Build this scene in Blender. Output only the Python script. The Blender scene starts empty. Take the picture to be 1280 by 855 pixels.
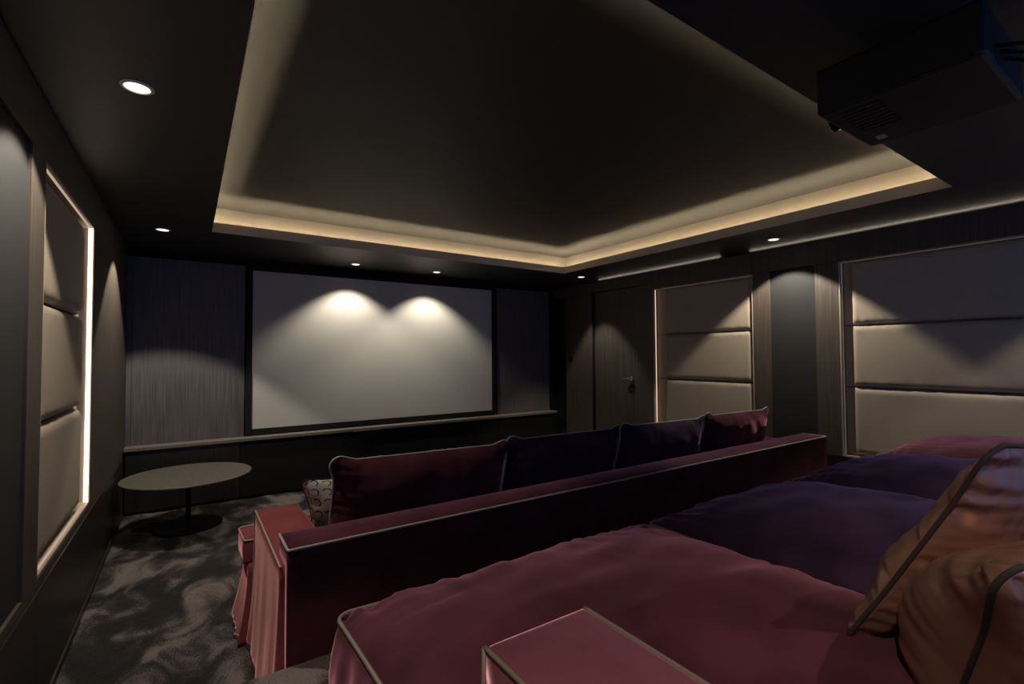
import bpy, bmesh, math, random
from mathutils import Vector, Matrix, noise
random.seed(4)
C = bpy.context.scene.collection
PI = math.pi

# ------------------------------------------------------------------ camera
YAW, PIT, ROL, FPX = 0.5934, 0.0288, 0.0054, 599.55
def make_camera():
    cam = bpy.data.cameras.new('camera'); o = bpy.data.objects.new('camera', cam); C.objects.link(o)
    cam.sensor_width = 36; cam.lens = FPX / 1280 * 36; cam.clip_start = 0.02
    c, s = math.cos(YAW), math.sin(YAW); cp, sp = math.cos(PIT), math.sin(PIT); cr, sr = math.cos(ROL), math.sin(ROL)
    right = Vector((c, -s, 0)); fwd = Vector((s * cp, c * cp, sp)); up = Vector((-s * sp, -c * sp, cp))
    r2 = right * cr - up * sr; u2 = up * cr + right * sr
    m = Matrix((r2, u2, -fwd)).transposed().to_4x4(); m.translation = (0, 0, 1.48)
    o.matrix_world = m
    bpy.context.scene.camera = o
make_camera()

# ------------------------------------------------------------------ world and exposure
W = bpy.data.worlds.new('world'); bpy.context.scene.world = W; W.use_nodes = True
W.node_tree.nodes['Background'].inputs[0].default_value = (0.11, 0.33, 1.0, 1)
W.node_tree.nodes['Background'].inputs[1].default_value = 0.55
vs = bpy.context.scene.view_settings
vs.view_transform = 'Standard'; vs.look = 'None'; vs.exposure = 0.0; vs.gamma = 1.0; vs.use_curve_mapping = False

SPOT_W = 75.0
LED_COVE = 62.0
LED_NICHE = 0.5
CD, CZ = 2.55, 2.80           # lower ceiling, tray ceiling
XL, XR, YF, YB = -0.5, 4.8, 5.95, -1.6
PLAT = 0.35                    # rear platform height

# ------------------------------------------------------------------ materials
def mat(name, color, rough=0.7, **kw):
    m = bpy.data.materials.new(name); m.use_nodes = True
    nt = m.node_tree; b = nt.nodes['Principled BSDF']
    b.inputs['Base Color'].default_value = (*color, 1); b.inputs['Roughness'].default_value = rough
    for k, v in kw.items():
        b.inputs[k.replace('_', ' ')].default_value = v
    return m, nt, b
def tex(nt, scale, kind='ShaderNodeTexNoise', coord='Object', stretch=(1, 1, 1), detail=4):
    tc = nt.nodes.new('ShaderNodeTexCoord'); mp = nt.nodes.new('ShaderNodeMapping')
    mp.inputs['Scale'].default_value = stretch
    nt.links.new(tc.outputs[coord], mp.inputs[0])
    t = nt.nodes.new(kind); t.inputs['Scale'].default_value = scale
    if kind == 'ShaderNodeTexNoise': t.inputs['Detail'].default_value = detail
    nt.links.new(mp.outputs[0], t.inputs['Vector'])
    return t
def ramp(nt, src, stops):
    r = nt.nodes.new('ShaderNodeValToRGB'); e = r.color_ramp.elements
    e[0].position, e[0].color = stops[0][0], (*stops[0][1], 1)
    e[1].position, e[1].color = stops[-1][0], (*stops[-1][1], 1)
    for p, c in stops[1:-1]:
        n = e.new(p); n.color = (*c, 1)
    nt.links.new(src, r.inputs[0]); return r
def bump(nt, b, src, strength, dist):
    n = nt.nodes.new('ShaderNodeBump'); n.inputs['Strength'].default_value = strength; n.inputs['Distance'].default_value = dist
    nt.links.new(src, n.inputs['Height']); nt.links.new(n.outputs[0], b.inputs['Normal'])
def grain(name, dark, light, rough=0.55, scale=60, stretch=(1, 1, 0.03), bs=0.25):
    m, nt, b = mat(name, light, rough)
    t = tex(nt, scale, stretch=stretch)
    r = ramp(nt, t.outputs['Fac'], [(0.3, dark), (0.7, light)])
    nt.links.new(r.outputs[0], b.inputs['Base Color']); bump(nt, b, t.outputs['Fac'], bs, 0.002)
    return m
def velvet(name, a, c, tint, sheen=0.9):
    m, nt, b = mat(name, a, 0.85)
    t = tex(nt, 5.0, detail=6)
    r = ramp(nt, t.outputs['Fac'], [(0.35, a), (0.65, c)])
    nt.links.new(r.outputs[0], b.inputs['Base Color'])
    b.inputs['Sheen Weight'].default_value = sheen; b.inputs['Sheen Roughness'].default_value = 0.3
    b.inputs['Sheen Tint'].default_value = (*tint, 1); b.inputs['Specular IOR Level'].default_value = 0.1
    t2 = tex(nt, 420.0); bump(nt, b, t2.outputs['Fac'], 0.25, 0.002)
    return m
def emit(name, color, s):
    m = bpy.data.materials.new(name); m.use_nodes = True; nt = m.node_tree
    nt.nodes.remove(nt.nodes['Principled BSDF'])
    e = nt.nodes.new('ShaderNodeEmission'); e.inputs[0].default_value = (*color, 1); e.inputs[1].default_value = s
    nt.links.new(e.outputs[0], nt.nodes['Material Output'].inputs[0]); return m
M = {}
M['wood'] = grain('stained wood', (0.055, 0.045, 0.037), (0.10, 0.083, 0.068))
M['wood_dark'] = grain('dark stained and shaded wood', (0.016, 0.013, 0.011), (0.032, 0.026, 0.022), 0.4)
M['front'] = grain('grooved wall panel', (0.085, 0.078, 0.078), (0.17, 0.158, 0.155), 0.5, 110, (1, 1, 0.02), 0.5)
M['ceiling'] = grain('dark ceiling paint', (0.022, 0.020, 0.020), (0.028, 0.026, 0.025), 0.5, 30, (1, 1, 1), 0.1)
M['tray'] = grain('tray ceiling paint', (0.040, 0.040, 0.041), (0.048, 0.047, 0.048), 0.6, 10, (1, .3, 1), 0.1)
M['lip'] = mat('tray lip paint', (0.23, 0.205, 0.175), 0.6)[0]
M['lip_face'] = mat('warm glow lip paint', (0.60, 0.52, 0.40), 0.6)[0]  # paler and warmer than the trough paint, standing in for warm light
M['black'] = mat('black velvet flocking', (0.004, 0.004, 0.005), 0.9)[0]
M['cloth'] = grain('black speaker cloth', (0.010, 0.010, 0.011), (0.024, 0.024, 0.026), 0.8, 500, (1, 1, 1), 0.6)
M['pad'] = grain('beige upholstery', (0.40, 0.34, 0.26), (0.48, 0.41, 0.32), 0.8, 300, (1, 1, 1), 0.3)
M['reveal'] = mat('niche lining', (0.40, 0.33, 0.26), 0.7)[0]
M['screen'] = mat('projection screen fabric', (0.62, 0.61, 0.57), 0.85)[0]
M['ledge'] = grain('ledge top', (0.17, 0.15, 0.125), (0.24, 0.21, 0.18), 0.5)
M['table'] = grain('bronze table top', (0.10, 0.09, 0.075), (0.14, 0.125, 0.105), 0.45, 40, (1, .15, 1), 0.1)
M['metal'] = mat('blackened steel', (0.03, 0.03, 0.03), 0.35, Metallic=0.8)[0]
M['chrome'] = mat('chrome', (0.75, 0.74, 0.72), 0.15, Metallic=1.0)[0]
M['ring'] = mat('white painted ring', (0.75, 0.72, 0.68), 0.4)[0]
M['plastic'] = mat('black plastic', (0.003, 0.003, 0.004), 0.6)[0]
M['sticker'] = mat('cream sticker', (0.45, 0.42, 0.28), 0.6)[0]
M['glass'] = mat('lens glass', (0.02, 0.02, 0.04), 0.03, Metallic=0.6)[0]
M['burgundy'] = velvet('burgundy velvet', (0.036, 0.008, 0.0135), (0.070, 0.018, 0.029), (1.0, 0.40, 0.50), 1.0)
M['burgundy_lit'] = velvet('lit burgundy velvet', (0.17, 0.036, 0.042), (0.23, 0.052, 0.058), (1.0, 0.50, 0.50), 0.7)  # burgundy with the downlight's brightening mixed into its colour
M['rose'] = velvet('lit burgundy arm velvet', (0.115, 0.034, 0.045), (0.165, 0.052, 0.066), (1.0, 0.45, 0.55), 0.8)  # burgundy arm, lightened in colour for the lamplight falling on it
M['burgundy_shade'] = velvet('shaded burgundy velvet', (0.022, 0.009, 0.022), (0.040, 0.016, 0.040), (0.55, 0.36, 0.70), 0.5)  # burgundy with the dim bluish shade mixed into its colour
M['piping'] = mat('khaki piping', (0.13, 0.108, 0.075), 0.5)[0]
M['piping_pale'] = mat('pale piping', (0.36, 0.31, 0.27), 0.5)[0]
M['piping_brown'] = mat('dark brown piping', (0.012, 0.005, 0.004), 0.9)[0]
M['led'] = emit('cove led strip', (1.0, 0.79, 0.50), LED_COVE)
M['led_bright'] = emit('niche led strip', (1.0, 0.82, 0.66), 8.0)
M['led_gap'] = emit('shadow gap led strip', (1.0, 0.84, 0.68), 9.0)
M['led_dim'] = emit('niche dim led strip', (1.0, 0.74, 0.52), 0.10)
M['led_pink'] = emit('niche rose led strip', (1.0, 0.70, 0.50), 0.9)
M['led_soft'] = emit('niche soft led strip', (1.0, 0.74, 0.52), LED_NICHE)
M['lamp'] = emit('lamp lens', (1.0, 0.86, 0.70), 3.0)
def satin():
    m, nt, b = mat('brown satin', (0.20, 0.08, 0.04), 0.32, Metallic=0.5)
    t = tex(nt, 3.0, detail=3)
    r = ramp(nt, t.outputs['Fac'], [(0.35, (0.14, 0.060, 0.040)), (0.65, (0.27, 0.135, 0.10))])
    nt.links.new(r.outputs[0], b.inputs['Base Color'])
    t2 = tex(nt, 600.0); bump(nt, b, t2.outputs['Fac'], 0.15, 0.001)
    return m
M['satin'] = satin()
def carpet():
    m, nt, b = mat('shaggy charcoal carpet', (0.03, 0.028, 0.03), 0.9)
    t = tex(nt, 3.0, stretch=(1.3, 0.75, 1), detail=7); t.inputs['Distortion'].default_value = 1.0
    t2 = tex(nt, 170.0, detail=2)
    mx = nt.nodes.new('ShaderNodeMath'); mx.operation = 'MULTIPLY_ADD'; mx.inputs[1].default_value = 0.35
    nt.links.new(t2.outputs['Fac'], mx.inputs[0]); nt.links.new(t.outputs['Fac'], mx.inputs[2])
    r = ramp(nt, mx.outputs[0], [(0.62, (0.005, 0.0045, 0.005)), (0.70, (0.040, 0.034, 0.035)), (0.80, (0.18, 0.145, 0.14))])
    nt.links.new(r.outputs[0], b.inputs['Base Color'])
    b.inputs['Sheen Weight'].default_value = 0.0
    bump(nt, b, t2.outputs['Fac'], 0.9, 0.012)
    return m
M['carpet'] = carpet()
def patterned():
    m, nt, b = mat('patterned scatter fabric', (0.4, 0.36, 0.3), 0.5)
    tc = nt.nodes.new('ShaderNodeTexCoord')
    def cell(off):
        mp = nt.nodes.new('ShaderNodeMapping'); mp.inputs['Scale'].default_value = (7, 7, 7); mp.inputs['Location'].default_value = off
        nt.links.new(tc.outputs['UV'], mp.inputs[0])
        fr = nt.nodes.new('ShaderNodeVectorMath'); fr.operation = 'FRACTION'; nt.links.new(mp.outputs[0], fr.inputs[0])
        sb = nt.nodes.new('ShaderNodeVectorMath'); sb.operation = 'SUBTRACT'; sb.inputs[1].default_value = (.5, .5, 0); nt.links.new(fr.outputs[0], sb.inputs[0])
        ml = nt.nodes.new('ShaderNodeVectorMath'); ml.operation = 'MULTIPLY'; ml.inputs[1].default_value = (1, 1, 0); nt.links.new(sb.outputs[0], ml.inputs[0])
        ln = nt.nodes.new('ShaderNodeVectorMath'); ln.operation = 'LENGTH'; nt.links.new(ml.outputs[0], ln.inputs[0])
        a = nt.nodes.new('ShaderNodeMath'); a.operation = 'SUBTRACT'; a.inputs[1].default_value = 0.33; nt.links.new(ln.outputs['Value'], a.inputs[0])
        a2 = nt.nodes.new('ShaderNodeMath'); a2.operation = 'ABSOLUTE'; nt.links.new(a.outputs[0], a2.inputs[0])
        lt = nt.nodes.new('ShaderNodeMath'); lt.operation = 'LESS_THAN'; lt.inputs[1].default_value = 0.055; nt.links.new(a2.outputs[0], lt.inputs[0])
        sp = nt.nodes.new('ShaderNodeSeparateXYZ'); nt.links.new(sb.outputs[0], sp.inputs[0])
        sm = nt.nodes.new('ShaderNodeMath'); sm.operation = 'ADD'; nt.links.new(sp.outputs[0], sm.inputs[0]); nt.links.new(sp.outputs[1], sm.inputs[1])
        gt = nt.nodes.new('ShaderNodeMath'); gt.operation = 'GREATER_THAN'; gt.inputs[1].default_value = -0.16; nt.links.new(sm.outputs[0], gt.inputs[0])
        mu = nt.nodes.new('ShaderNodeMath'); mu.operation = 'MULTIPLY'; nt.links.new(lt.outputs[0], mu.inputs[0]); nt.links.new(gt.outputs[0], mu.inputs[1])
        return mu
    c1 = cell((0, 0, 0))
    mixn = nt.nodes.new('ShaderNodeMixRGB'); mixn.inputs[1].default_value = (0.46, 0.42, 0.35, 1); mixn.inputs[2].default_value = (0.02, 0.014, 0.014, 1)
    nt.links.new(c1.outputs[0], mixn.inputs[0]); nt.links.new(mixn.outputs[0], b.inputs['Base Color'])
    return m
M['pattern'] = patterned()

# ------------------------------------------------------------------ helpers
def tag(o, label=None, cat=None, group=None, kind=None):
    if label: o['label'] = label
    if cat: o['category'] = cat
    if group: o['group'] = group
    if kind: o['kind'] = kind
    return o
def obj(name, bm, m, parent=None, bevel=0, smooth=False, seg=2):
    me = bpy.data.meshes.new(name); bm.to_mesh(me); bm.free()
    o = bpy.data.objects.new(name, me); C.objects.link(o)
    if m: me.materials.append(M[m] if isinstance(m, str) else m)
    if parent:
        o.parent = parent
        o.matrix_parent_inverse = Matrix.Translation(-parent.location) if parent.type == 'EMPTY' or parent.location.length else Matrix()
    if bevel:
        b = o.modifiers.new('bevel', 'BEVEL'); b.width = bevel; b.segments = seg; b.limit_method = 'ANGLE'
    if smooth or bevel:
        for p in me.polygons: p.use_smooth = True
        if not smooth:
            for p in me.polygons: p.use_smooth = False
    return o
def empty(name, loc, label, cat, group=None):
    o = bpy.data.objects.new(name, None); C.objects.link(o); o.location = loc; o.empty_display_size = 0.1
    return tag(o, label, cat, group)
def bx(bm, x0, x1, y0, y1, z0, z1):
    if x0 > x1: x0, x1 = x1, x0
    v = [bm.verts.new(p) for p in ((x0,y0,z0),(x1,y0,z0),(x1,y1,z0),(x0,y1,z0),(x0,y0,z1),(x1,y0,z1),(x1,y1,z1),(x0,y1,z1))]
    for f in ((0,3,2,1),(4,5,6,7),(0,1,5,4),(1,2,6,5),(2,3,7,6),(3,0,4,7)): bm.faces.new([v[i] for i in f])
    return bm
def box(*a): return bx(bmesh.new(), *a)
def cyl(bm, p0, p1, r0, r1=None, n=24, caps=True):
    r1 = r0 if r1 is None else r1
    p0, p1 = Vector(p0), Vector(p1); d = (p1 - p0).normalized()
    a = d.orthogonal().normalized(); b = d.cross(a)
    R = []
    for p, r in ((p0, r0), (p1, r1)):
        R.append([bm.verts.new(p + (a * math.cos(t) + b * math.sin(t)) * r) for t in [2 * PI * i / n for i in range(n)]])
    for i in range(n): bm.faces.new((R[0][i], R[0][(i+1) % n], R[1][(i+1) % n], R[1][i]))
    if caps: bm.faces.new(R[0][::-1]); bm.faces.new(R[1])
    return bm
def lathe(bm, c, prof, n=48):
    c = Vector(c); rings = []
    for r, z in prof:
        rings.append([bm.verts.new(c + Vector((r * math.cos(2*PI*i/n), r * math.sin(2*PI*i/n), z))) for i in range(n)])
    for a, b in zip(rings, rings[1:]):
        for i in range(n): bm.faces.new((a[i], a[(i+1) % n], b[(i+1) % n], b[i]))
    bm.faces.new(rings[0][::-1]); bm.faces.new(rings[-1]); return bm
def tube(bm, pts, r, n=6, closed=False):
    pts = [Vector(p) for p in pts]; rings = []; N = len(pts)
    up = None
    for i, p in enumerate(pts):
        if closed: d = (pts[(i+1) % N] - pts[i-1])
        else: d = pts[min(i+1, N-1)] - pts[max(i-1, 0)]
        d.normalize()
        if up is None: up = d.orthogonal().normalized()
        up = (up - d * up.dot(d)).normalized(); s = d.cross(up)
        rings.append([bm.verts.new(p + (up * math.cos(t) + s * math.sin(t)) * r) for t in [2*PI*k/n for k in range(n)]])
    for i in range(N if closed else N-1):
        a, b = rings[i], rings[(i+1) % N]
        for k in range(n): bm.faces.new((a[k], a[(k+1) % n], b[(k+1) % n], b[k]))
    if not closed: bm.faces.new(rings[0][::-1]); bm.faces.new(rings[-1])
    return bm
def sstep(t): t = max(0, min(1, t)); return t * t * (3 - 2 * t)
def fbm(x, y, z=0): return noise.fractal(Vector((x, y, z)), 1.0, 2.0, 4)

def pillow_bm(frame, w, h, thick, ears=0.05, n=44, seed=0.0, wr=0.010, edge=0.008, uv=False, sag=0.0, plump=0.75, round_=.055, deep=.07, freq=34):
    """Soft cushion with knife edges. frame(u_m, v_m, n_m) maps local metres to the world. Returns mesh and its seam loop."""
    bm = bmesh.new(); L = {}; uvl = bm.loops.layers.uv.new('UVMap') if uv else None
    def pos(i, j, side):
        u = i / n * 2 - 1; v = j / n * 2 - 1
        # denser towards the edges
        u = math.sin(u * PI / 2) * .5 + u * .5; v = math.sin(v * PI / 2) * .5 + v * .5
        r = round_
        ax, ay = abs(u) * w / 2, abs(v) * h / 2
        px = max(0.0, (ax - (w/2 - r)) / r); py = max(0.0, (ay - (h/2 - r)) / r)
        if px > 0 and py > 0:
            ax = w/2 - r + r * px * math.sqrt(1 - py*py/2); ay = h/2 - r + r * py * math.sqrt(1 - px*px/2)
        gx = sstep((h/2 - ay - .02) / .12); gy_ = sstep((w/2 - ax - .02) / .12)
        ax -= ears * .5 * gx * abs(u) ** 3; ay -= ears * .5 * gy_ * abs(v) ** 3
        X = math.copysign(ax, u); Y = math.copysign(ay, v)
        fu = max(0.0, 1 - abs(u) ** 2.6); fv = max(0.0, 1 - abs(v) ** 2.6)
        T = thick / 2 * (fu * fv) ** plump
        # low part fuller, upper part thinner
        T *= 1 + sag * -v
        du = (1 - abs(u)) * w / 2; dv = (1 - abs(v)) * h / 2
        W = 0
        if side:
            e1 = math.exp(-du / deep); e2 = math.exp(-dv / deep)
            W += e1 * (noise.noise(Vector((du * 6, Y * freq + (2.0 * du), seed + side))) ) * wr * 1.6
            W += e2 * (noise.noise(Vector((X * freq, dv * 6, seed + 3 + side)))) * wr * 1.6
            W += wr * 1.4 * noise.noise(Vector((X * 6 + Y * 5, Y * 9 - X * 3, seed + 9 * side)))
            W *= min(1, 1.0 * min(du, dv) / 0.012)
        return X, Y, side * T + side * W
    for side in (1, -1):
        for i in range(n + 1):
            for j in range(n + 1):
                b = i in (0, n) or j in (0, n)
                if b and side == -1: L[(-1, i, j)] = L[(1, i, j)]; continue
                X, Y, Z = pos(i, j, 0 if b else side)
                L[(side, i, j)] = bm.verts.new(frame(X, Y, Z))
        for i in range(n):
            for j in range(n):
                q = [L[(side, i, j)], L[(side, i+1, j)], L[(side, i+1, j+1)], L[(side, i, j+1)]]
                ij = [(i, j), (i+1, j), (i+1, j+1), (i, j+1)]
                if side == -1: q.reverse(); ij.reverse()
                f = bm.faces.new(q)
                if uv:
                    for lo, (a, b_) in zip(f.loops, ij): lo[uvl].uv = (a / n, b_ / n)
    seam = [frame(*pos(i, 0, 0)) for i in range(n)] + [frame(*pos(n, j, 0)) for j in range(n)] + \
           [frame(*pos(i, n, 0)) for i in range(n, 0, -1)] + [frame(*pos(0, j, 0)) for j in range(n, 0, -1)]
    return bm, seam
def frame_from(o, eu, ev, skew=False):
    o, eu, ev = Vector(o), Vector(eu).normalized(), Vector(ev).normalized()
    en = eu.cross(ev).normalized()
    if not skew: ev = en.cross(eu)
    return lambda x, y, z: o + eu * x + ev * y + en * z

def slab_cushion(x0, x1, y0, y1, z0, zc, puff, seed=0, n=54, notch=None, wr=0.010, lift=0.0, bulge=0.03, side=0.004):
    """Boxed seat cushion. zc = height of the piped edge, puff = crown above it. notch=(x,y): left side steps in to x behind y."""
    bm = bmesh.new(); V = {}
    def xy(i, j):
        u = i / n; v = j / n
        u = .5 - .5 * math.cos(u * PI) * (.6) - (.5 - u) * .4 if True else u
        v = .5 - .5 * math.cos(v * PI) * (.6) - (.5 - v) * .4
        y = y0 + (y1 - y0) * v
        xa = x0
        if notch: xa = notch[0] + (x0 - notch[0]) * sstep((y - notch[1]) / 0.05)
        x = xa + (x1 - xa) * u
        r = .04; a = min(u, 1-u) * (x1-xa); b_ = min(v, 1-v) * (y1-y0)
        if a < r and b_ < r and not (notch and v < .5 and u < .5):
            px = 1 - a/r; py = 1 - b_/r; q1 = r - r*px*math.sqrt(1-py*py/2); q2 = r - r*py*math.sqrt(1-px*px/2)
            x = xa + q1 if u < .5 else x1 - q1; y = y0 + q2 if v < .5 else y1 - q2
        x += -(2*u - 1) * 0.012 * (1 - (2*v - 1) ** 2) ; y += -(2*v - 1) * 0.012 * (1 - (2*u - 1) ** 2)
        return x, y, u, v
    def top(i, j):
        x, y, u, v = xy(i, j)
        fu = 1 - abs(2*u - 1) ** 2.4; fv = 1 - abs(2*v - 1) ** 2.4
        z = zc + puff * (max(fu, 0) * max(fv, 0)) ** 0.62 + lift * v * 0
        du = min(u, 1-u) * (x1 - x0); dv = min(v, 1-v) * (y1 - y0)
        e1 = math.exp(-du / 0.11); e2 = math.exp(-dv / 0.11)
        k = min(1, min(du, dv) / 0.015)
        z += k * wr * 1.5 * (e1 * noise.noise(Vector((du * 4, y * 30, seed))) + e2 * noise.noise(Vector((x * 30, dv * 4, seed + 5))))
        z += k * wr * 0.9 * noise.noise(Vector((x * 4 + y * 2, y * 9 - x * 2, seed + 2)))
        return Vector((x, y, z))
    for i in range(n+1):
        for j in range(n+1):
            V[i, j] = bm.verts.new(top(i, j))
    for i in range(n):
        for j in range(n): bm.faces.new((V[i, j], V[i+1, j], V[i+1, j+1], V[i, j+1]))
    loop = [(i, 0) for i in range(n)] + [(n, j) for j in range(n)] + [(i, n) for i in range(n, 0, -1)] + [(0, j) for j in range(n, 0, -1)]
    prev = [V[k] for k in loop]; m = 8; seam = [V[k].co.copy() for k in loop]; low = []
    cx, cy = (x0 + x1) / 2, (y0 + y1) / 2
    for s in range(1, m + 1):
        t = s / m; row = []
        for k, q in enumerate(loop):
            p = V[q].co; x, y, u, v = xy(*q)
            ox = -1 if q[0] == 0 else (1 if q[0] == n else 0); oy = -1 if q[1] == 0 else (1 if q[1] == n else 0)
            f = math.sin(t * PI)
            wv = 0.012 * f * noise.noise(Vector((x * 22, y * 22, seed + t * 2)))
            corner = 0.6 if ox and oy else 1
            row.append(bm.verts.new((p.x + ox * (side * f * corner + wv * (.3 if side < .01 else 1)), p.y + oy * (bulge * f * corner + wv), zc + (z0 - zc) * t)))
            if s == m: low.append(row[-1].co.copy())
        for k in range(len(loop)):
            k2 = (k+1) % len(loop)
            bm.faces.new((prev[k2], prev[k], row[k], row[k2]))
        prev = row
    bm.faces.new(prev[::-1])
    return bm, seam, low
def pad_bm(X, s, dfront, dback, y0, y1, z0, z1, seed, ny=90, nz=26):
    bm = bmesh.new(); V = {}
    for i in range(ny+1):
        for j in range(nz+1):
            u = .5 - .5*math.cos(PI*i/ny); v = .5 - .5*math.cos(PI*j/nz)
            y = y0 + (y1-y0)*u; z = z0 + (z1-z0)*v
            dy = min(u, 1-u)*(y1-y0); dz = min(v, 1-v)*(z1-z0)
            def prof(d): t = min(1, d/.045); return math.sqrt(max(0, 1-(1-t)**2))
            k = prof(dy) * prof(dz)
            dep = dback + (dfront - dback) * k
            dep += .007 * math.exp(-((dz-.03)/.03)**2) * noise.noise(Vector((y*24, dz*8, seed + (v > .5)))) * min(1, dy/.05)
            V[i, j] = bm.verts.new((X - s*dep, y, z))
    for i in range(ny):
        for j in range(nz):
            q = (V[i, j], V[i+1, j], V[i+1, j+1], V[i, j+1]); bm.faces.new(q if s < 0 else q[::-1])
    ring = [(i, 0) for i in range(ny)] + [(ny, j) for j in range(nz)] + [(i, nz) for i in range(ny, 0, -1)] + [(0, j) for j in range(nz, 0, -1)]
    bm.faces.new([V[k] for k in ring][::-1] if s < 0 else [V[k] for k in ring])
    bmesh.ops.recalc_face_normals(bm, faces=bm.faces[:])
    return bm
def soft(o):
    for p in o.data.polygons: p.use_smooth = True
    return o

# ================================================================== SETTING
def grid_floor(x0, x1, y0, y1, z, nx, ny, amp, seed=0):
    bm = bmesh.new(); V = []
    for i in range(nx+1):
        for j in range(ny+1):
            x = x0 + (x1-x0)*i/nx; y = y0 + (y1-y0)*j/ny
            e = 0 if (i in (0, nx) or j in (0, ny)) else 1
            V.append(bm.verts.new((x, y, z + e * (amp * fbm(x*3.2, y*2.6, seed) + amp * .45 * noise.noise(Vector((x*24, y*24, 3)))))))
    for i in range(nx):
        for j in range(ny):
            a = i*(ny+1)+j; bm.faces.new((V[a], V[a+ny+1], V[a+ny+2], V[a+1]))
    return bm
fl = soft(obj('floor', grid_floor(XL, XR+.14, 1.9, YF+.02, -0.008, 190, 150, 0.012), 'carpet')); tag(fl, kind='structure')
pl = box(XL, XR+.13, YB, 1.95, -0.05, PLAT - 0.012)
platform = obj('platform', pl, 'carpet', bevel=0.03); tag(platform, 'carpeted step platform carrying the rear sofa', kind='structure')
sub = obj('platform_edge', grid_floor(XL, XR, 0.6, 1.955, PLAT - 0.012, 180, 50, 0.010, 7), 'carpet', platform); soft(sub)

# lower ceiling with the tray opening
TX0, TX1, TY0, TY1 = 0.153, 4.055, 0.943, 4.792
TR = 0.15
bm = bmesh.new()
for a in ((XL-.1, TX0, YB, YF+.1), (TX1, XR+.1, YB, YF+.1), (TX0, TX1, YB, TY0), (TX0, TX1, TY1, YF+.1)):
    bx(bm, *a, CD, CD + 0.025)
ceil = tag(obj('ceiling', bm, 'ceiling'), kind='structure')
bm = bmesh.new(); lt = 0.012
e = .002
bx(bm, TX0-lt, TX0+e, TY0-lt, TY1+lt, CD+.0005, CD+0.085); bx(bm, TX1-e, TX1+lt, TY0-lt, TY1+lt, CD+.0005, CD+0.085)
bx(bm, TX0+e, TX1-e, TY0-lt, TY0+e, CD+.0005, CD+0.085); bx(bm, TX0+e, TX1-e, TY1-e, TY1+lt, CD+.0005, CD+0.085)
obj('tray_lip', bm, 'lip_face', ceil)
bm = bmesh.new()
x0, x1, y0, y1 = TX0-TR, TX1+TR, TY0-TR, TY1+TR
bx(bm, x0-.05, x1+.05, y0-.05, y1+.05, CZ, CZ+.03)
obj('tray_ceiling', bm, 'tray', ceil)
bm = bmesh.new()
for a in ((x0-.03, x0, y0, y1), (x1, x1+.03, y0, y1), (x0-.03, x1+.03, y0-.03, y0), (x0-.03, x1+.03, y1, y1+.03)): bx(bm, *a, CD+.026, CZ-.0005)
obj('tray_wall', bm, 'lip', ceil)
bm = bmesh.new()
g = 0.075; z = CD + 0.034
bx(bm, TX0-g, TX0-g+.012, TY0-g, TY1+g, z, z+.006)
z += .018
bx(bm, TX1+g-.012, TX1+g, TY0-g, TY1+g, z, z+.006)
bx(bm, TX0-g+.013, TX1+g-.013, TY0-g, TY0-g+.012, z, z+.006); bx(bm, TX0-g+.013, TX1+g-.013, TY1+g-.012, TY1+g, z, z+.006)
tag(obj('led_strip', bm, 'led', ceil), 'warm glowing led strip hidden behind the tray lip')

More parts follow.
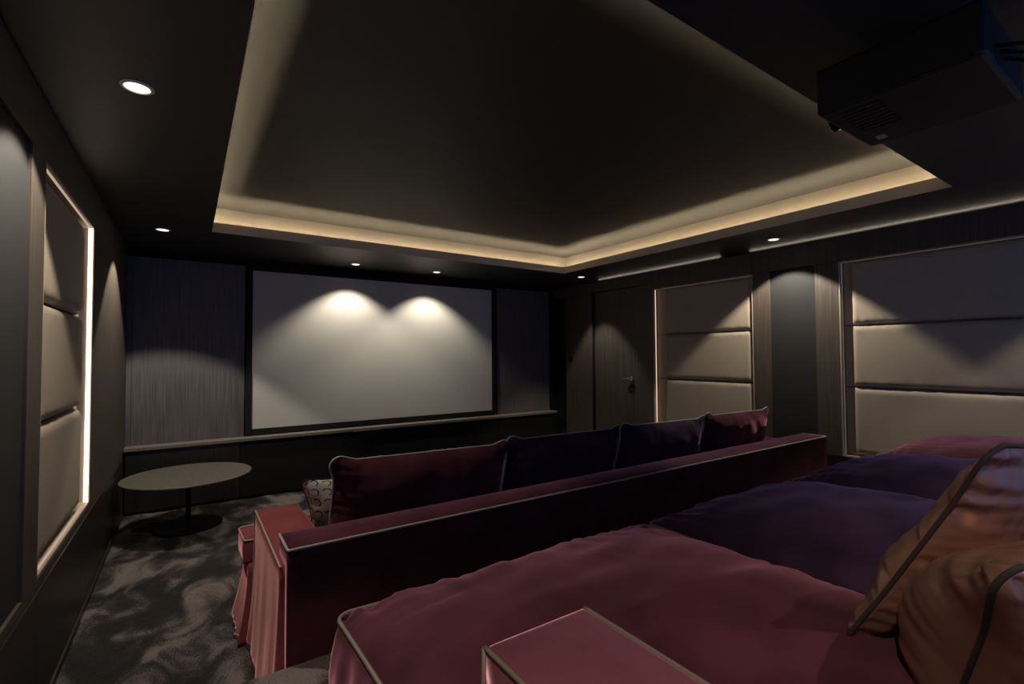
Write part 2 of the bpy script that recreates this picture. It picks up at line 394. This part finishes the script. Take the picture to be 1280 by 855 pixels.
# side walls: backing, wood panels, niches with padded panels, black cloth columns
PADS = [(0.585, 1.187), (1.193, 1.727), (1.733, 2.305)]
def side_wall(name, X, s, right):
    """s = +1 when the room lies towards +X of the wall face."""
    def B(a, b, y0, y1, z0, z1): return box(X - s*a, X - s*b, y0, y1, z0, z1)   # a,b = depth behind the face
    w = tag(obj(name, B(.13, .18, YB, YF+.1, 0, CZ), 'black'), kind='structure')
    zt, zb = 2.305, 0.58
    def panel(y0, y1, z0, z1, d=0.0, m='wood'):
        obj('wood_panel', B(d, .129, y0+.0015, y1-.0015, z0+.001, z1-.001), m, w, bevel=0.0015)
    cuts = [YB, -0.75, 0.55, 1.905, 2.69, 3.97] + ([] if right else [4.9, 5.93])
    for a, b in zip(cuts, cuts[1:]):
        panel(a, b, zt+.0, CD - (.022 if right else 0)); panel(a, b, 0, 0.535 if not right else zb, -0.006, 'wood_dark')  # lower wood darkened in colour where the downlights do not reach
        if not right: panel(a, b, .535, zb)
    panel(-.75, -.55, zb, zt); panel(YB, -.75, zb, zt)
    panel(1.905, 2.10, zb, zt); panel(2.51, 2.69 if right else 2.72, zb, zt)
    if not right:
        panel(3.97, 4.9, zb, zt); panel(4.9, 5.93, zb, zt)
    obj('cloth_panel', B(.012, .129, 2.103, 2.507, zb if not right else .3, 2.30), 'cloth', w)
    for (y0, y1) in ((-.55, 1.905), (2.69 if right else 2.72, 3.97)):
        d = 0.10
        bm = bmesh.new()
        t = .012
        for a in ((y0, y0+t, zb, zt), (y1-t, y1, zb, zt), (y0+t, y1-t, zb, zb+t), (y0+t, y1-t, zt-t, zt)):
            bx(bm, X - s*.001, X - s*.128, a[0], a[1], a[2], a[3])
        obj('niche_frame', bm, 'reveal', w)
        obj('niche_back', B(d, .1285, y0+t, y1-t, zb+t, zt-t), 'reveal', w)
        for z0, z1 in PADS: obj('base_board', B(.066, .0995, y0+t+.001, y1-t-.001, max(z0, zb+t+.002), min(z1, zt-t-.002)), 'pad', w, bevel=.006)
        gy = 0.05
        for k, (z0, z1) in enumerate(PADS):
            za, zc = max(z0, zb+t+.014), min(z1, zt-t-.014)
            soft(obj('padded_panel', pad_bm(X, s, .022, .0655, y0+t+gy*.4, y1-(.15 if y0 > 2 else .085), za+.002, zc-.002, k*7 + (3 if right else 0)), 'pad', w))
        bm = bmesh.new(); bx(bm, X - s*(.030 if right else .008), X - s*(.042 if right else .026), y1-t-.004, y1-t-.0005, zb+t, zt-t)
        tag(obj('led_strip', bm, ('led_pink' if y0 > 2 else 'led_dim') if right else 'led_bright', w), 'bright vertical led strip inside the niche edge')
        bm = bmesh.new()
        bx(bm, X - s*.012, X - s*.022, y0+t+.02, y1-t-.02, zt-t-.004, zt-t-.0005); bx(bm, X - s*.012, X - s*.022, y0+t+.02, y1-t-.02, zb+t+.0005, zb+t+.004)
        bx(bm, X - s*.012, X - s*.022, y0+t+.0005, y0+t+.004, zb+t, zt-t)
        obj('led_strip', bm, 'led_dim' if right else 'led_soft', w)
    return w, panel, B
wl, _, _ = side_wall('wall_left', XL, 1, False)
wr_, rp, RB = side_wall('wall_right', XR, -1, True)
obj('niche_cap', box(XL-.1285, XL-.001, 2.508, 2.53, .58, 2.305), 'wood', wl)
# right wall beyond the first niche: jamb, door, plain wall, dark corner
rp(3.97, 4.20, 0, 2.305); rp(3.97, 5.95, 2.38, CD-.022); rp(3.97, 4.20, 2.305, 2.38)
rp(5.07, 5.64, 0, 2.38)
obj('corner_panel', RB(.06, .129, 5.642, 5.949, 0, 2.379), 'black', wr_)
dr = tag(obj('door_1', RB(.055, .10, 4.212, 5.058, 0.01, 2.372), 'wood'), kind='structure')
bm = bmesh.new(); X = XR
cyl(bm, (X+.054, 4.37, 1.17), (X+.010, 4.37, 1.17), .011); cyl(bm, (X+.012, 4.37, 1.17), (X+.012, 4.48, 1.17), .010)
obj('door_handle', bm, 'chrome', dr)
obj('handle_rose', cyl(bmesh.new(), (X+.0549, 4.37, 1.17), (X+.044, 4.37, 1.17), .026), 'chrome', dr)
obj('lock_plate', box(X+.0549, X+.048, 4.335, 4.405, 1.055, 1.105), 'black', dr)
bm = bmesh.new(); bx(bm, X+.02, X+.0995, 4.2005, 4.211, 0, 2.379); bx(bm, X+.02, X+.0995, 5.059, 5.0695, 0, 2.379); bx(bm, X+.02, X+.0995, 4.211, 5.059, 2.3725, 2.3795)
obj('door_frame', bm, 'wood_dark', dr)

for a, b in ((YB, 2.73), (3.07, 4.95)):
    tag(obj('led_strip', box(XR+.034, XR+.046, a, b, CD-.0215, CD-.0185), 'led_gap', wr_), 'led strip hidden in the shadow gap on top of the wall')
# front wall
wf = tag(obj('wall_front', box(XL-.1, XR+.1, YF, YF+.1, 0, CZ), 'black'), kind='structure')
obj('grooved_panel', box(-.455, .505, YF-.022, YF-.0005, .63, 2.475), 'front', wf, bevel=.002)
obj('grooved_panel', box(3.735, 4.70, YF-.022, YF-.0005, .63, 2.475), 'front', wf, bevel=.002)
obj('edge_strip', box(-.4995, -.457, YF-.014, YF-.0005, .63, 2.475), 'front', wf)
bs = tag(obj('baseboard_left', box(XL+.001, XL+.014, 1.96, YF-.2, 0, .035), 'wood_dark', bevel=.002), kind='structure')

# low cabinet under the screen
cab = empty('media_unit', (2.1, 5.86, 0), 'long dark low cabinet with pale ledge top running below the projection screen', 'cabinet')
obj('carcass', box(-.485, 4.70, 5.80, 5.945, 0.0, .595), 'wood_dark', cab)
xs = [-.485, .46, 1.5, 2.58, 3.66, 4.70]
for a, b in zip(xs, xs[1:]):
    obj('front_panel', box(a+.003, b-.003, 5.785, 5.799, .02, .592), 'black' if a > 0.4 else 'wood_dark', cab, bevel=.0015)
obj('ledge', box(-.495, 4.73, 5.765, 5.948, .5955, .628), 'ledge', cab, bevel=.003)
obj('air_slot', box(1.62, 1.95, 5.758, 5.7645, .588, .600), 'chrome', cab)

# ================================================================== THINGS
# projection screen
scr = empty('projection_screen', (2.1, 5.92, .64), 'wide pale projection screen in a black velvet frame on the front wall', 'screen')
sx0, sx1, sz0, sz1 = .575, 3.635, .700, 2.43
obj('screen_surface', box(sx0, sx1, 5.915, 5.919, sz0, sz1), 'screen', scr)
bm = bmesh.new(); fw = .062
bx(bm, sx0-fw, sx0, 5.90, 5.948, sz0-fw, sz1+fw); bx(bm, sx1, sx1+fw, 5.90, 5.948, sz0-fw, sz1+fw)
bx(bm, sx0, sx1, 5.90, 5.948, sz0-fw, sz0); bx(bm, sx0, sx1, 5.90, 5.948, sz1, sz1+fw)
obj('frame', bm, 'black', scr)
obj('badge', box(1.415, 1.465, 5.8965, 5.8995, .662, .676), 'chrome', scr)

# downlights
def downlight(x, y, label, energy=SPOT_W, cone=102, blend=.22, tilt=(0, 0)):
    t = empty('ceiling_downlight', (x, y, CD), label, 'downlight', 'recessed ceiling downlights')
    bm = bmesh.new(); n = 32
    def ringv(r, z): return [bm.verts.new((x + r*math.cos(2*PI*i/n), y + r*math.sin(2*PI*i/n), z)) for i in range(n)]
    rr = [ringv(.044, CD-.0005), ringv(.056, CD-.0005), ringv(.056, CD-.004), ringv(.044, CD-.007), ringv(.042, CD-.003)]
    for a, b in zip(rr, rr[1:] + rr[:1]):
        for i in range(n): bm.faces.new((a[i], b[i], b[(i+1) % n], a[(i+1) % n]))
    obj('trim_ring', bm, 'ring', t)
    obj('lamp_lens', cyl(bmesh.new(), (x, y, CD-.0006), (x, y, CD-.0030), .0415, n=32), 'lamp', t)
    L = bpy.data.lights.new('bulb', 'SPOT'); L.energy = energy; L.color = (1.0, .88, .72); L.spot_size = math.radians(cone); L.spot_blend = blend; L.shadow_soft_size = .012
    lo = bpy.data.objects.new('bulb', L); C.objects.link(lo); lo.location = (x, y, CD-.012); lo.rotation_euler = (tilt[0], tilt[1], 0)
    return t
downlight(-.18, 2.37, 'large near downlight in the ceiling over the left aisle')
downlight(-.19, 4.92, 'small round downlight above the round table', SPOT_W, 94)
downlight(1.59, 5.58, 'downlight in front of the screen, left one of the pair', 50, 110, .5)
downlight(2.60, 5.56, 'downlight in front of the screen, right one of the pair', 50, 110, .5)
downlight(4.42, 4.86, 'downlight in the ceiling corner by the door', 45, 74, .4)
downlight(4.495, 2.31, 'downlight above the black cloth column on the right wall')
downlight(-.18, -.19, 'downlight over the left end of the rear sofa, behind the viewer')
downlight(4.495, -.25, 'downlight over the right end of the rear sofa')
downlight(1.59, -.75, 'added unseen downlight behind the rear sofa, left one of the rear pair', 48)  # unseen rear pair, put in to light the satin pillows
downlight(2.60, -.75, 'added unseen downlight behind the rear sofa, right one of the rear pair', 48)

# round side table
tc = Vector((.015, 5.14, 0)); tr = .487
tb = empty('round_table', tc, 'low round dark pedestal table standing in the front left corner', 'table')
obj('table_top', lathe(bmesh.new(), tc, [(tr-.006, .432), (tr, .438), (tr, .446), (tr-.004, .45)], 72), 'table', tb)
obj('column', cyl(bmesh.new(), tc + Vector((0, 0, .02)), tc + Vector((0, 0, .432)), .02), 'metal', tb)
obj('base', lathe(bmesh.new(), tc, [(.26, 0.0), (.26, .012), (.03, .022)], 48), 'metal', tb)

# ---- front sofa
SF = empty('front_sofa', (2.46, 2.6, 0), 'long burgundy velvet sofa on the lower floor facing the screen', 'sofa')
X0, X1 = .315, 4.635; YR = 1.962; ZB = .752
def draped(x0, x1, y0, y1, z0, z1, seed, flare=.03, fold=.008, nx=24, nz=14, taper=0.0):
    """box with a rounded top edge and vertical skirt folds"""
    bm = bmesh.new(); rings = []
    per = []
    def addline(a, b, n):
        for i in range(n): per.append((a[0] + (b[0]-a[0])*i/n, a[1] + (b[1]-a[1])*i/n))
    nX = max(6, int((x1-x0)/.035)); nY = max(6, int((y1-y0)/.035))
    addline((x0, y0), (x1, y0), nX); addline((x1, y0), (x1, y1), nY); addline((x1, y1), (x0, y1), nX); addline((x0, y1), (x0, y0), nY)
    cx, cy = (x0+x1)/2, (y0+y1)/2
    for k in range(nz+1):
        t = k / nz; z = z0 + (z1-z0)*t; row = []
        for (x, y) in per:
            ox = -1 if abs(x-x0) < 1e-5 else (1 if abs(x-x1) < 1e-5 else 0); oy = -1 if abs(y-y0) < 1e-5 else (1 if abs(y-y1) < 1e-5 else 0)
            a = (1-t)
            fo = fold * (0.25 + a) * noise.noise(Vector((x*28, y*28, seed + t*.8))) * min(1, (1 - t) * 4 + .15)
            off = flare * a * a + fo
            row.append(bm.verts.new((x + ox*off, y + oy*off, z)))
        rings.append(row)
    N = len(per)
    for a, b in zip(rings, rings[1:]):
        for i in range(N): bm.faces.new((a[i], a[(i+1) % N], b[(i+1) % N], b[i]))
    ins = .012
    top = [bm.verts.new((v.co.x + (ins if v.co.x < cx else -ins) * (abs(v.co.x-cx) > (x1-x0)/2-.02), v.co.y + (ins if v.co.y < cy else -ins) * (abs(v.co.y-cy) > (y1-y0)/2-.02), z1 + .008)) for v in rings[-1]]
    for i in range(N): bm.faces.new((rings[-1][i], rings[-1][(i+1) % N], top[(i+1) % N], top[i]))
    bm.faces.new(top); bm.faces.new(rings[0][::-1])
    return bm
def crowned(x0, x1, y0, y1, z, crown, seed, nx, ny, wr=.003):
    """soft top skin of an arm or back: crowned grid with turned down rim"""
    bm = bmesh.new(); V = {}
    for i in range(nx+1):
        for j in range(ny+1):
            u = i/nx; v = j/ny; x = x0+(x1-x0)*u; y = y0+(y1-y0)*v
            e = (i in (0, nx)) or (j in (0, ny))
            a = min(u, 1-u)*(x1-x0); b = min(v, 1-v)*(y1-y0); d = min(a, b)
            zz = z + crown * (1 - math.exp(-d/.035)) + (0 if e else wr * noise.noise(Vector((x*26, y*6 if (x1-x0) < (y1-y0) else y*26, seed))))
            V[i, j] = bm.verts.new((x, y, zz))
    for i in range(nx):
        for j in range(ny): bm.faces.new((V[i, j], V[i+1, j], V[i+1, j+1], V[i, j+1]))
    ring = [(i, 0) for i in range(nx)] + [(nx, j) for j in range(ny)] + [(i, ny) for i in range(nx, 0, -1)] + [(0, j) for j in range(ny, 0, -1)]
    low = [bm.verts.new((V[k].co.x, V[k].co.y, z - .012)) for k in ring]
    N = len(ring)
    for i in range(N): bm.faces.new((V[ring[(i+1) % N]], V[ring[i]], low[i], low[(i+1) % N]))
    return bm, [V[k].co.copy() for k in ring]
BF = 2.165   # front of the back
soft(obj('back_frame', draped(X0, X1, YR, BF, 0, ZB, 1, .0, .004), 'burgundy', SF))
b, rim = crowned(X0, X1, YR, BF, ZB+.008, .014, 2, 150, 14)
soft(obj('back_top', b, 'burgundy', SF))
rear = [p for p in rim if p.y < YR + 1e-4 or p.x < X0 + 1e-4]
rear = sorted([p for p in rim if p.x < X0+1e-4], key=lambda p: -p.y) + sorted([p for p in rim if p.y < YR+1e-4 and p.x > X0+1e-4], key=lambda p: p.x) + sorted([p for p in rim if p.x > X1-1e-4 and p.y > YR+1e-4], key=lambda p: p.y)
soft(obj('piping', tube(bmesh.new(), rear, .0055), 'piping_pale', SF))
for (xa, xb, sd) in ((.300, .505, 3), (4.44, 4.645, 4)):
    ya, yb, za = (YR+.01 if sd == 4 else 2.03), 2.86, .672
    arm = soft(obj('arm', draped(xa, xb, ya, yb, 0, za, sd, .035, .016), 'burgundy_lit' if sd == 3 else 'burgundy', SF))
    b, rim = crowned(xa, xb, ya, yb, za+.006, .016, sd+4, 16, 60, .006)
    soft(obj('arm_top', b, 'burgundy_lit' if sd == 3 else 'burgundy', arm))
    xe = xa if sd == 3 else xb
    side = sorted([p for p in rim if abs(p.x-xe) < 1e-4], key=lambda p: p.y)
    side = side + [Vector((xe, yb+.004, za-.1)), Vector((xe-.006, yb+.010, .30)), Vector((xe-.02, yb+.02, .04))]
    soft(obj('piping', tube(bmesh.new(), side, .0045), 'piping_pale', arm))
soft(obj('front_skirt', draped(.275, .33, 2.90, 3.19, 0, .37, 10, .05, .02), 'burgundy_lit', SF))
soft(obj('seat_base', draped(.32, 4.62, 2.17, 3.20, 0, .36, 9, .035, .014), 'burgundy_lit', SF))
sxs = [.245, 1.36, 2.46, 3.56, 4.70]
for k in range(4):
    nt_ = (.51, 2.90) if k == 0 else None
    b, seam, low = slab_cushion(sxs[k]+.004, sxs[k+1]-.004 if k < 3 else 4.43, 2.18, 3.20, .375, .50, .05, 20+k, n=30, notch=nt_, bulge=.02)
    sc = soft(obj('seat_cushion', b, 'burgundy_lit' if k == 0 else 'burgundy', SF))
    soft(obj('piping', tube(bmesh.new(), seam, .005, closed=True), 'piping_pale', sc))

# loose back cushions of the front sofa
def loose(name, P0, P1, wv, w, thick, m, pm, label, cat, group, ears=.06, seed=0, wr=.010, pr=.005, sag=.25, n=44, uv=False, over=1.0, plump=.75, skew=False, **kw):
    P0, P1, wv = Vector(P0), Vector(P1), Vector(wv).normalized()
    ev = (P1 - P0); h = ev.length * over; ev.normalize()
    if not skew: wv = (wv - ev * wv.dot(ev)).normalized()
    c = (P0 + P1) / 2 + wv * w / 2
    base = Vector((c.x, c.y, min(P0.z, P1.z)))
    t = empty(name, base, label, cat, group)
    b, seam = pillow_bm(frame_from(c, wv, ev, skew), w, h, thick, ears, n, seed, wr, uv=uv, sag=sag, plump=plump, **kw)
    cov = soft(obj('cover', b, m, t))
    soft(obj('piping', tube(bmesh.new(), seam, pr, closed=True), pm, t))
    return t
bc = [(.525, 1.02, 'burgundy', 'burgundy back cushion at the left end of the front sofa, beside the patterned pillow'),
      (1.50, 1.00, 'burgundy_shade', 'burgundy back cushion painted in dark purple shade, second from the left on the front sofa'),
      (2.44, 1.00, 'burgundy_shade', 'burgundy back cushion painted in dark purple shade, on the front sofa in front of the door'),
      (3.40, 1.03, 'burgundy', 'burgundy back cushion at the far right end of the front sofa')]
for k, (x, w, m, lab) in enumerate(bc):
    loose('back_cushion', (x + .01, 2.44, .555), (x + .02, 2.325, 1.02), (1, .02 * (k % 2), .012), w, .24, m, 'piping_pale', lab, 'cushion', 'back cushions of the front sofa',
          ears=.06, seed=30 + 7*k, wr=.012, sag=.0, round_=.07, n=60)
loose('scatter_cushion', (.535, 2.62, .56), (.455, 2.50, .885), (1, -.35, .0), .36, .13, 'pattern', 'black', 'small beige pillow with black curl pattern in the corner of the front sofa arm', 'cushion', None,
      ears=.03, seed=3, wr=.006, n=30, uv=True, pr=.003, round_=.03)

# ---- rear sofa on the platform
RS = empty('rear_sofa', (2.46, .6, PLAT), 'rear burgundy velvet sofa base with boxy armrest in the near foreground', 'sofa')
soft(obj('seat_base', draped(.36, 4.60, .10, 1.18, PLAT, .53, 50, .02, .01), 'burgundy', RS))
obj('back_frame', draped(.36, 4.60, -.22, .05, PLAT, 1.0, 51, .0, .006), 'burgundy', RS)
ax0, ax1, ay0, ay1, az = .375, .575, -.22, .632, 1.042
armr = soft(obj('arm', draped(ax0, ax1, ay0, ay1, PLAT, az-.008, 52, .012, .006), 'rose', RS))
b, rim = crowned(ax0, ax1, ay0, ay1, az, .013, 53, 20, 80, .002)
soft(obj('arm_top', b, 'rose', armr))
for xx in (ax0, ax1):
    soft(obj('piping', tube(bmesh.new(), sorted([p for p in rim if abs(p.x - xx) < 1e-4], key=lambda p: p.y), .0042), 'piping', armr))
soft(obj('corner_piping', tube(bmesh.new(), [(ax0-.001, ay1+.001, az), (ax0-.003, ay1+.003, .9), (ax0-.008, ay1+.008, .6)], .0042), 'piping', armr))

rcx = [.30, 1.435, 2.50, 3.555, 4.63]
labs = ['large burgundy seat cushion in the foreground beside the armrest', 'burgundy seat cushion painted in purple shade, right behind the large burgundy one',
        'burgundy seat cushion painted in very dark purple shade, with a pale piped corner, third along the rear sofa', 'burgundy seat cushion farthest back beside the right wall']
for k in range(4):
    root = empty('seat_cushion', ((rcx[k]+rcx[k+1])/2, .7, .54), labs[k], 'cushion', 'seat cushions of the rear sofa')
    nt_ = (.59, .655) if k == 0 else None
    b, seam, low = slab_cushion(rcx[k]+.006, rcx[k+1]-.006, .12, 1.235, .545, .845, .115, 60+9*k, n=64, notch=nt_, wr=.012, bulge=.02, side=.022 if k == 0 else .004)
    cv = soft(obj('cover', b, ('burgundy', 'burgundy_shade', 'burgundy_shade', 'burgundy')[k], root))
    soft(obj('piping', tube(bmesh.new(), seam, .0055, closed=True), 'piping', root))

loose('satin_pillow', (1.03, .42, .93), (1.095, .216, 1.325), (.97, -.20, .04), .50, .13, 'satin', 'piping_brown', 'copper brown satin pillow leaning on the rear sofa, the one standing farther from the arm', 'pillow', 'satin pillows on the rear sofa',
      ears=.03, seed=80, wr=.0075, sag=.3, n=110, over=1.0, skew=True, deep=.09, freq=46, round_=.04, pr=.0045)
loose('satin_pillow', (1.00, .27, .88), (.85, .165, 1.205), (.90, -.36, .05), .42, .31, 'satin', 'piping_brown', 'copper brown satin pillow nearest the viewer in the bottom right corner', 'pillow', 'satin pillows on the rear sofa',
      ears=.03, seed=90, wr=.009, plump=.5, sag=.6, n=110, over=1.0, skew=True, deep=.09, freq=40, round_=.04, pr=.0045)

# projector under the ceiling
PJ = empty('projector', (2.02, .58, CD), 'black ceiling projector hanging beside the edge of the tray', 'projector')
obj('body', box(1.79, 2.24, .34, .765, 2.30, 2.46), 'plastic', PJ, bevel=.012)
obj('lens', cyl(bmesh.new(), (2.01, .755, 2.375), (2.01, .80, 2.375), .055), 'glass', PJ)
obj('side_trim', box(1.785, 1.7895, .36, .75, 2.300, 2.306), 'metal', PJ)
obj('rating_sticker', box(2.14, 2.18, .685, .715, 2.2985, 2.2998), 'sticker', PJ)
bm = bmesh.new()
for i in range(8): bx(bm, 1.84+.03*i, 1.858+.03*i, .60, .72, 2.2975, 2.2998)
obj('vent_grille', bm, 'plastic', PJ)
obj('ceiling_mount', cyl(bmesh.new(), (2.02, .56, 2.455), (2.02, .56, CD-.001), .03), 'plastic', PJ)
bm = bmesh.new()
for k in range(3):
    pts = [(1.9+.05*k, .345, 2.36), (1.9+.05*k, .27, 2.33-.01*k), (1.92+.05*k, .20, 2.42), (1.95+.03*k, .16, 2.54)]
    tube(bm, pts, .006, 8)
obj('cable', bm, 'metal', PJ)
# wall switch
sw = tag(obj('light_switch', box(XR-.008, XR-.0005, 5.485, 5.555, 1.40, 1.47), 'plastic', bevel=.002), 'small dark square light switch on the wall left of the door', 'switch')
